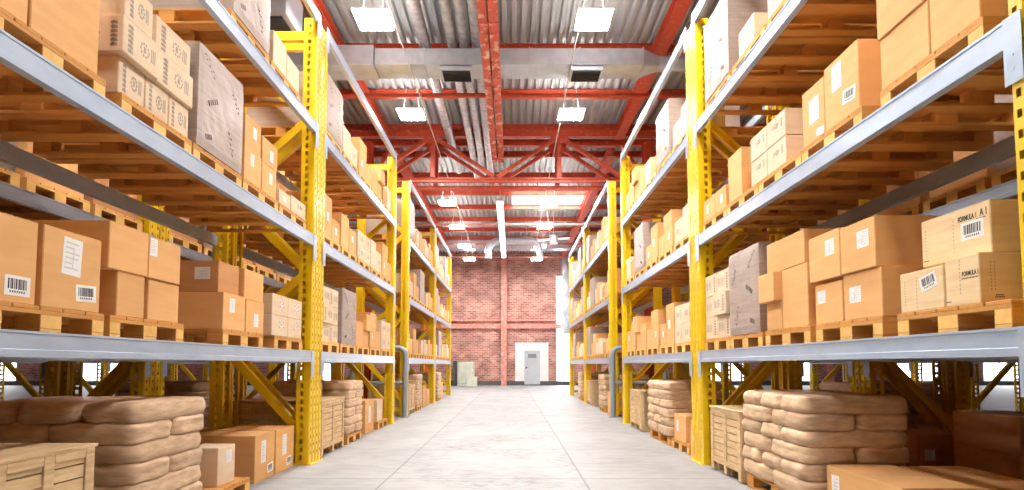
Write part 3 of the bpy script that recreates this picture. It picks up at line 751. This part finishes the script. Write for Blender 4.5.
near[(1, 0)] = [
 (2.68, 'b', [(2.86, 3.09, 0, .27, .05, .40, 'ply', [('text', A_, .25, .62, .1, .034, 0, 'FORMULA 1'), ('rule', A_, .55, .6, .1, .2), ('dash', A_, .25, .53, .10, .006), ('dash', A_, .9, .1, .03, .006), ('rule', C_, .15, .55, .1, .16), ('rule', C_, .2, .55, .1, .16), ('dash', C_, .25, .12, .05, .006), ('dash', C_, .25, .16, .04, .006)]),
              (3.10, 3.45, 0, .245, .05, .38, 'ply', [('barcode', A_, .33, .68, .13, .09, -.25), ('rule', A_, .88, .5, .1, .16), ('rule', A_, .6, .5, .1, .2)]),
              (2.87, 3.36, .272, .555, .13, .42, 'ply', [('text', A_, .08, .80, .1, .055, 0, 'A 1'), ('text', A_, .30, .78, .1, .040, 0, 'FORMULA 1'), ('barcode', A_, .24, .52, .15, .10, 0), ('rule', A_, .93, .5, .1, .18), ('rule', A_, .5, .5, .1, .2), ('dash', A_, .12, .70, .06, .006), ('dash', A_, .93, .12, .04, .006)])]),
 (3.62, 'b', [(3.62, 4.04, 0, .335, .05, .42, 'tan', [('label', A_, .68, .53, .13, .115)]), (4.055, 4.42, 0, .31, .05, .42, 'tan', [('label', A_, .75, .68, .11, .10)]),
              (3.64, 4.03, .338, .68, .03, .50, 'tan', [('label', A_, .33, .62, .13, .12)]), (4.04, 4.46, .338, .70, .03, .45, 'tan', [('label', A_, .30, .66, .12, .12)])]),
 (4.50, 'b', [(4.53, 4.96, 0, .53, .05, .5, 'tan', []), (4.97, 5.27, 0, .26, .05, .5, 'tan', []), (4.975, 5.28, .263, .53, -.02, .5, 'tan', []), (4.56, 5.24, .533, .82, .05, .5, 'tan', [])]),
 (5.36, 'w', .89),
 (6.175, 'b', cart3(6.18, 'cream')),
]
near[(1, 1)] = [
 (2.86, 'b', [(2.88, 3.22, 0, .72, .05, .5, 'tan', []), (3.23, 3.65, 0, .34, .05, .5, 'tan', []), (3.235, 3.66, .343, .70, .04, .5, 'tan', [])]),
 (3.85, 'b', [(3.88, 4.30, 0, .50, .05, .48, 'tan', [('label', A_, .62, .72, .12, .2), ('barcode', A_, .28, .3, .15, .1, .12)]), (4.31, 4.63, 0, .46, .05, .48, 'tan', [('label', A_, .45, .55, .14, .2), ('label', A_, .2, .1, .1, .06, .2)])]),
 (4.66, 'b', [(y, y + .355, z, z + .245, .05, .5, 'cream', [('marks', A_, .4, .6, .2, .08), ('marks', C_, .75, .7, .12, .05)]) for y in (4.92, 5.28) for z in (0, .25)]),
 (5.47, 'b', [(5.66, 5.83, 0, .30, .25, .3, 'brown', []), (5.86, 6.22, 0, .52, .05, .45, 'tan', [])]),
 (6.275, 'b', [(6.30, 6.64, 0, .26, .05, .45, 'tan', [('label', A_, .4, .5, .07, .1)]), (6.66, 7.04, 0, .26, .05, .45, 'tan', [('label', A_, .6, .5, .07, .1)])]),
]
near[(1, 2)] = [
 (3.62, 'b', [(3.64, 4.38, 0, .5, .05, .6, 'cream', [])]),
 (4.50, 'b', [(4.55, 4.93, 0, .50, .05, .5, 'cream', [MK(.3, .3)]), (4.95, 5.28, 0, .42, .05, .5, 'cream', [MK(.2, .2)])]),
 (5.33, 'b', [(5.58, 5.95, 0, .28, .05, .45, 'cream', [MK(.2, .15)])]),
 (6.17, 'w', .97),
]
for (s, lev), rows in near.items():
    zb_ = LV[lev]
    sh = (0, -.10, -.19)[lev]
    for k, row in enumerate(rows):
        row = (row[0] + sh, row[1], [(b[0] + sh, b[1] + sh) + tuple(b[2:]) for b in row[2]] if row[1] == 'b' else row[2])
        pallet(s, row[0], zb_, 'under film-wrapped load' if row[1] == 'w' else 'under cartons', wherep(k, lev, 0, s), True)
        if row[1] == 'w': wrapped(s, row[0], zb_ + PLZ, row[2], wherep(k, lev, 0, s))
        else: stack(s, row[2], zb_ + PLZ, where(k, lev, 0, s))
# farther bays, built from load types
def T(kind, y):
    a = y + .01
    if kind == 'cart3': return cart3(a, 'cream')
    if kind == 'cart2': return [(a + i * .4, a + i * .4 + .39, z, z + .27, .05, .5, 'cream', [MK(.25, .15)]) for i in (0, 1) for z in (0, .272)]
    if kind == 'mix': return [(a, a + .44, 0, .42, .06, .5, 'tan', []), (a + .45, a + .78, 0, .28, .06, .5, 'tan', []), (a + .44, a + .79, .42 if False else .283, .57, -.0, .5, 'tan', [])]
    if kind == 'tall': return [(a, a + .42, 0, .62, .06, .5, 'tan', [LB(.6, .5)]), (a + .44, a + .78, 0, .34, .06, .45, 'tan', [LB(.5, .5, .08, .1)])]
    if kind == 'tan3': return [(a, a + .42, 0, .36, .05, .5, 'tan', [LB(.4, .6, .08, .1)]), (a + .43, a + .78, 0, .33, .05, .5, 'tan', []), (a + .05, a + .5, .363, .66, .06, .5, 'tan', [])]
    if kind == 'white2': return [(a, a + .38, 0, .48, .06, .5, 'cream', []), (a + .39, a + .78, 0, .36, .06, .5, 'cream', [MK(.2, .15)])]
    if kind == 'tan2': return [(a, a + .38, 0, .50, .06, .5, 'tan', []), (a + .40, a + .78, 0, .38, .06, .5, 'tan', [LB(.5, .6, .08, .1)])]
    if kind == 'pair': return [(a, a + .37, 0, .30, .06, .45, 'brown', []), (a + .39, a + .78, 0, .42, .06, .45, 'cream', [])]
plan = {
 (-1, 1): [['cart3', 'W', 'mix', 'tan3', 'cart2'], ['tall', 'tan2', 'cart2', 'white2', 'tan3'], ['W', 'white2', 'tan3', 'mix', 'pair']],
 (1, 1): [['cart2', 'tall', 'tan3', 'mix', 'tan2'], ['white2', 'tan3', 'tall', 'W', 'pair'], ['white2', 'W', 'pair', 'mix', 'tan2']],
 (-1, 2): [['tan2', 'tall', 'pair', 'white2', 'tan2'], ['white2', 'tall', 'W', 'pair', 'tan2'], ['W', 'pair', 'tan2', 'white2', 'tan2']],
 (1, 2): [['tan2', 'pair', 'white2', 'tall', 'W'], ['tall', 'pair', 'tan2', 'W', 'white2'], ['pair', 'tall', 'white2', 'tan2', 'W']],
 (-1, 3): [['white2', 'W', 'pair', 'tan2', 'white2'], ['W', 'tall', 'white2', 'tan2', 'pair'], ['W', 'tan2', 'white2', 'W', 'pair']],
 (1, 3): [['pair', 'white2', 'tan2', 'W', 'tall'], ['W', 'tan2', 'white2', 'tall', 'W'], ['tan2', 'W', 'white2', 'pair', 'W']],
}
for (s, bay), lv in plan.items():
    ys = BAYS[bay][0] + PW + .03
    for lev, kinds in enumerate(lv):
        for k, kd in enumerate(kinds):
            y = ys + k * .872 + RND.uniform(0, .02); zz = LV[lev]
            pallet(s, y, zz, 'under film-wrapped load' if kd == 'W' else 'under cartons', wherep(k, lev, bay, s), bay == 1 and lev == 0 and False)
            if kd == 'W': wrapped(s, y, zz + PLZ, .8 + RND.uniform(0, .12), wherep(k, lev, bay, s), prints=bay == 1)
            else:
                bx = T(kd, y); q = RND.uniform(.88, 1.08)
                bx = [(b[0], b[1], b[2] * q, b[3] * q, b[4], b[5], b[6], b[7]) for b in bx]
                stack(s, bx, zz + PLZ, where(k, lev, bay, s), parts=bay == 1)
# back-to-back row behind: one block of cartons or a wrapped load per pallet
for s in (1, -1):
    for bay in (0, 1):
        for lev in (0, 1, 2):
            for k in range(5):
                y = BAYS[bay][0] + PW + .03 + k * .872; z = LV[lev]
                wp = f'{ORD[k]} on {SHELF[lev]} behind the {ORD[bay]} {SIDE[s]} rack'
                pallet(s, y, z, 'seen from behind' if False else 'in deep shade', wp, False, X=s * (BACKX[s] + .04))
                if (k + lev + bay) % 3 == 0:
                    wrapped(s, y, z + PLZ, .85, wp, X=BACKX[s] + .06, prints=False)
                else:
                    h = .45 + .3 * ((k * 7 + lev * 3 + bay) % 3) / 2
                    o = carton(s, y + .02, y + .76, z + PLZ, z + PLZ + h, 0, .9, 'brown' if (k + lev) % 2 else 'tan', [], f'large {"brown" if (k + lev) % 2 else "tan"} box, {wp}', False, X=BACKX[s] + .08)
                    o['category'] = 'large box'; o.name = 'large_box'; o['group'] = 'large boxes on the rear racks'
# ---------------------------------------------------------------- sacks
def sack_mesh(dx, dy, dz, seed):
    rr = random.Random(seed); bm = bmesh.new(); bmesh.ops.create_cube(bm, size=2)
    bmesh.ops.subdivide_edges(bm, edges=bm.edges[:], cuts=9, use_grid_fill=True)
    ph = [rr.uniform(0, 6) for _ in range(4)]
    for v in bm.verts:
        x, y, z = v.co
        L = (abs(x) ** 9 + abs(y) ** 9 + abs(z) ** 9) ** (1 / 9)
        x, y, z = x / L, y / L, z / L
        # plump middle, tucked-in seams top and bottom
        k = 1 - .035 * abs(z) ** 3
        X = x * k * (1 + .02 * math.sin(y * 5 + ph[0]) + .015 * math.sin(z * 4 + ph[1]))
        Y = y * k * (1 + .025 * math.sin(x * 5 + ph[2]) + .015 * math.sin(z * 4 + ph[3]))
        e = max(abs(x), abs(y)) ** 8
        Z = z * (1 - .045 * e) + .035 * math.sin(x * 4 + ph[1]) * math.cos(y * 4 + ph[2])
        v.co = Vector((X * dx / 2, Y * dy / 2, dz / 2 + Z * dz / 2))
    zmin = min(v.co.z for v in bm.verts)
    for v in bm.verts: v.co.z -= zmin
    b = MB(); b.bm(bm, 0, True); return b.mesh('sack', ['sack'])
SA = [sack_mesh(.625, .445, .160, i) for i in range(4)]; SB = [sack_mesh(.418, .885, .160, 10 + i) for i in range(3)]
NS = [0]
def sacks(cx, cy, zb, rot, tagname, layers=6, pitch=.138):
    """cx,cy centre of the pallet; rot: long side along X (0) or along Y (pi/2)"""
    for L in range(layers):
        if L % 2 == 0: spots = [(-.31, -.22, 0), (.31, -.22, 0), (-.31, .22, 0), (.31, .22, 0)]
        else: spots = [(-.415, 0, 1), (0, 0, 1), (.415, 0, 1)]
        for j, (x, y, kd) in enumerate(spots):
            x += RND.uniform(-.006, .006); y += RND.uniform(-.006, .006)
            c, s_ = math.cos(rot), math.sin(rot)
            me = RND.choice(SB if kd else SA)
            o = put('sack', me, None, (cx + c * x - s_ * y, cy + s_ * x + c * y, zb + L * pitch), (0, 0, rot + RND.uniform(-.012, .012) + (PI if RND.random() < .5 else 0)))
            where_ = (['end one', 'middle one', 'other end one'] if kd else ['corner one', 'second corner', 'third corner', 'fourth corner'])[j]
            tag(o, f'brown sack, {ORD[L]} layer up, {where_}, {tagname}', 'sack', 'filled sacks stacked on pallets')
            NS[0] += 1
def sackpile(s, y, tagname, rot=False, det=True, X=None, layers=6):
    xf = FX[s] + .03 if X is None else X
    if rot:
        pallet(s, y, 0, 'carrying sacks', tagname, det, X=s * xf if s > 0 else s * xf - .8, rot=True); sacks(s * (xf + .4), y + .6, PLZ, PI / 2, tagname, layers)
    else:
        pallet(s, y, 0, 'carrying sacks', tagname, det, X=s * xf); sacks(s * (xf + .6), y + .4, PLZ, 0, tagname, layers)
sackpile(-1, 3.80, 'floor, first left rack')
sackpile(1, 4.56, 'floor, first right rack', rot=True)
sackpile(-1, 8.70, 'floor, second left rack')
sackpile(1, 8.55, 'floor, second right rack', rot=True)
sackpile(-1, 15.0, 'floor, third left rack', det=False)
sackpile(1, 14.6, 'floor, third right rack', det=False)
sackpile(-1, 19.2, 'floor, fourth left rack', det=False)
sackpile(1, 19.4, 'floor, fourth right rack', det=False)
sackpile(-1, 8.3, 'floor behind second left rack', det=False, X=4.75)
sackpile(-1, 3.9, 'floor behind first left rack', det=False, X=4.72, layers=6)
sackpile(1, 7.7, 'floor behind second right rack', det=False, X=4.75)
# ---------------------------------------------------------------- crates
def crate(s, y0, wy, dx, h, lab, xin=.02):
    t = thing('wooden_crate', lab, 'crate', (s * (FX[s] + xin + dx / 2), y0 + wy / 2, 0), 0, 'slatted wooden crates')
    z0 = .10; pw = .07
    for sy in (-1, 1):
        for i, x in enumerate((-dx / 2, 0, dx / 2)):
            b = MB(); xx = x + (pw / 2 if i == 0 else -pw / 2 if i == 2 else 0); b.box(xx - pw / 2, xx + pw / 2, sy * wy / 2 - .0125, sy * wy / 2 + .0125, .02, h - .02, b=.003); b.obj('upright_batten', 'crate', t)
    for sx in (-1, 1):
        for i, y in enumerate((-wy / 2, 0, wy / 2)):
            b = MB(); yy = y + (pw / 2 if i == 0 else -pw / 2 if i == 2 else 0); b.box(sx * dx / 2 - .0125, sx * dx / 2 + .0125, yy - pw / 2, yy + pw / 2, .02, h - .02, b=.003); b.obj('upright_batten', 'crate', t)
    for sx in (-1, 1):
        for z in (h - .075, z0 + .01):
            for ya, yb in ((-wy / 2 + pw, -pw / 2), (pw / 2, wy / 2 - pw)):
                b = MB(); b.box(sx * dx / 2 - .012, sx * dx / 2 + .012, ya, yb, z, z + .055, b=.003); b.obj('rail', 'crate', t)
    n = 8; ph = (h - .03 - z0) / n
    for sx in (-1, 1):
        b = MB()
        for k in range(n): b.box(sx * (dx / 2 - .009) - .009, sx * (dx / 2 - .009) + .009, -wy / 2 + .015, wy / 2 - .015, z0 + k * ph + .004, z0 + (k + 1) * ph - .004, b=.002)
        b.obj('side_panel', 'crate', t)
    for sy in (-1, 1):
        b = MB()
        for k in range(n): b.box(-dx / 2 + .03, dx / 2 - .03, sy * (wy / 2 - .02) - .007, sy * (wy / 2 - .02) + .007, z0 + k * ph + .004, z0 + (k + 1) * ph - .004, b=.002)
        b.obj('end_panel', 'crate', t)
    b = MB(); m = 7
    for k in range(m): b.box(-dx / 2 - .02 + (dx + .04) * k / m, -dx / 2 - .02 + (dx + .04) * (k + 1) / m - .004, -wy / 2 - .02, wy / 2 + .02, h - .02, h, b=.002)
    b.obj('lid', 'crate', t)
    for y in (-wy / 2 + .06, 0, wy / 2 - .06):
        b = MB(); b.box(-dx / 2 + .04, dx / 2 - .04, y - .04, y + .04, 0, .09, b=.003); b.obj('skid', 'crate', t)
    b = MB(); b.box(-dx / 2 + .035, dx / 2 - .035, -wy / 2 + .03, wy / 2 - .03, .09, .105); b.obj('floor_panel', 'crate', t)
crate(-1, 2.75, .66, 1.2, .77, 'pale slatted wooden crate beside the sacks under the first left rack', .02)
crate(1, 5.86, .86, .9, .76, 'pale slatted wooden crate between sacks and post, first right rack', .02)
crate(-1, 7.46, .98, 1.2, .77, 'slatted wooden crate in front of sacks under the second left rack')
crate(1, 10.4, .9, .9, .76, 'slatted wooden crate near the passage under the second right rack')
crate(-1, 13.7, .9, 1.0, .76, 'slatted wooden crate beside the rack guard, third left rack')
crate(1, 17.0, .8, 1.0, .76, 'slatted wooden crate on the floor of the third right rack')
# ---------------------------------------------------------------- cartons on the floor
FLb = lambda s, y0, y1, z0, z1, xin, dx, st, dec, lab: carton(s, y0, y1, z0, z1, xin, dx, st, dec, lab)
pallet(-1, 4.72, 0, 'with a small cream carton on it', 'floor beside sacks, first left rack', True)
FLb(-1, 5.05, 5.36, PLZ, PLZ + .35, .12, .30, 'cream', [('label', A_, .62, .72, .10, .11)], 'small cream carton with square label alone on a floor pallet beside sacks, first left rack')
FLb(-1, 5.86, 6.34, 0, .50, .16, .75, 'tan', [('label', A_, .42, .62, .12, .24), ('barcode', A_, .78, .22, .14, .1, .1)], 'large tan carton with label and barcode standing on floor, first left rack')
FLb(-1, 6.38, 6.90, 0, .50, .16, .7, 'tan', [('label', A_, .45, .62, .12, .24), ('barcode', A_, .72, .2, .14, .1, .1)], 'large tan carton touching the yellow post on floor, first left rack')
FLb(-1, 6.0, 6.8, 0, .47, .95, .3, 'brown', [], 'dark brown carton behind the two large floor cartons, first left rack')
FLb(1, 3.62, 4.48, 0, .45, .13, .52, 'tan', [('label', A_, .86, .64, .10, .2), ('label', A_, .42, .6, .12, .1)], 'long tan carton with two labels on floor before sacks, first right rack')
FLb(1, 3.58, 4.42, 0, .45, .67, .5, 'tan', [], 'long tan carton on floor directly behind the labelled one, first right rack')
FLb(1, 3.3, 3.57, 0, .40, .67, .5, 'tan', [], 'short tan carton on floor at the front, first right rack')
# shaded cartons farther back on the right
for a in ((5.3, 6.1, 0, .38, 4.85, .6, 'brown', 'brown carton at floor level behind first right rack, lower of two'), (5.3, 6.1, .382, .75, 4.85, .6, 'brown', 'brown carton at floor level behind first right rack, upper of two'),
          (6.3, 6.85, 0, .46, 4.40 + .2, .55, 'brown', 'squat brown carton on floor behind the crate, right rear rack'), (6.2, 6.8, 0, .36, 5.3, .5, 'brown', 'low brown carton deep on the floor of the right rear rack')):
    carton(1, a[0], a[1], a[2], a[3], 0, a[5], a[6], [('label', 'c', .25, .5, .12, .12)], a[7], True, X=a[4])
# second bays
pallet(-1, 10.75, 0, 'with cream carton', 'on floor under second left rack', True)
FLb(-1, 10.8, 11.25, PLZ, PLZ + .42, .08, .5, 'cream', [], 'cream carton on a floor pallet beside the end post, second left rack')
FLb(-1, 10.0, 10.6, 0, .6, .10, .6, 'tan', [('label', A_, .5, .55, .14, .3)], 'tan carton with tall label on floor beside sacks, second left rack')
pallet(1, 7.62 + .05, 0, 'with tan carton', 'on floor under second right rack', True)
FLb(1, 7.85, 8.4, PLZ, PLZ + .38, .06, .5, 'tan', [('label', A_, .7, .55, .1, .16)], 'tan carton with label on a floor pallet beside sacks, second right rack')
FLb(1, 7.42, 7.64, 0, .5, .06, .5, 'tan', [('label', A_, .5, .55, .1, .16)], 'narrow tan carton beside the post on floor, second right rack')
FLb(-1, 16.3, 16.9, 0, .62, .08, .5, 'tan', [], 'tan carton on floor beyond sacks, third left rack')
FLb(-1, 17.0, 17.6, 0, .5, .08, .5, 'tan', [], 'tan carton on floor at the far post, third left rack')
FLb(1, 13.75, 14.35, 0, .55, .08, .5, 'tan', [], 'tan carton on floor beside the guard, third right rack')
FLb(-1, 20.4, 21.0, 0, .6, .08, .5, 'tan', [], 'tan carton on floor beyond sacks, fourth left rack')
FLb(1, 18.5, 19.1, 0, .6, .08, .5, 'tan', [], 'tan carton on floor before sacks, fourth right rack')
# ---------------------------------------------------------------- milky tank and bin by the brick wall
t = thing('caged_container', 'milky plastic container in a cage standing against the brick wall', 'container', (-2.75, 33.2, 0))
b = MB(); b.box(-.48, .48, -.42, .42, .14, 1.42, b=.05); b.obj('tank', 'plastic', t)
b = MB()
for x in (-.5, -.25, 0, .25, .5): b.tube((x, -.45, .14), (x, -.45, 1.45), .012, 6)
for z in (.2, .5, .8, 1.1, 1.44): b.tube((-.5, -.45, z), (.5, -.45, z), .012, 6); b.tube((-.5, -.45, z), (-.5, .45, z), .012, 6); b.tube((.5, -.45, z), (.5, .45, z), .012, 6)
b.obj('cage', 'galv', t)
b = MB(); b.box(-.5, .5, -.45, .45, 0, .14, b=.01); b.obj('base', 'plastic', t)
FLc = MB(); FLc.box(-.3, .3, -.25, .25, 0, .5, b=.02); FLc.box(-.33, .33, -.28, .28, .5, .56, b=.01)
tag(FLc.obj('storage_bin', 'plastic', None, (-2.35, 32.3, 0)), 'low pale bin with lid in front of the milky container', 'bin')
FLc = MB(); FLc.box(-.09, .09, -.3, .3, 0, 1.45, b=.02); FLc.box(-.12, .12, -.33, .33, 1.45, 1.5)
tag(FLc.obj('metal_cabinet', 'basegrey', None, (-3.45, 33.3, 0)), 'narrow dark metal cabinet beside the milky container', 'cabinet')

# ---------------------------------------------------------------- light, camera, view
w = bpy.data.worlds.new('sky'); SC.world = w; w.use_nodes = True
w.node_tree.nodes['Background'].inputs[0].default_value = (.9, .95, 1, 1); w.node_tree.nodes['Background'].inputs[1].default_value = 1.
cam = bpy.data.cameras.new('camera'); co = bpy.data.objects.new('camera', cam); COL.objects.link(co)
cam.sensor_width = 36; cam.lens = 550 / 1024 * 36; cam.shift_y = (120 - 550 * math.tan(math.radians(3.2))) / 1024; cam.clip_start = .05; cam.clip_end = 200
co.location = (0, 0, H0); co.rotation_euler = (PI / 2 + math.radians(3.2), 0, 0); SC.camera = co
SC.view_settings.view_transform = 'Standard'; SC.view_settings.look = 'None'; SC.view_settings.gamma = 1; SC.view_settings.exposure = 1.22
SC.view_settings.use_curve_mapping = False
cy = SC.cycles; cy.use_denoising = True; cy.max_bounces = 8; cy.diffuse_bounces = 5; cy.glossy_bounces = 3; cy.sample_clamp_indirect = 8; cy.caustics_reflective = False; cy.caustics_refractive = False
print('cartons', NBOX[0], 'sacks', NS[0], 'dup labels', sum(len(v) - 1 for v in LABELS.values() if len(v) > 1), [k for k, v in LABELS.items() if len(v) > 1][:5])
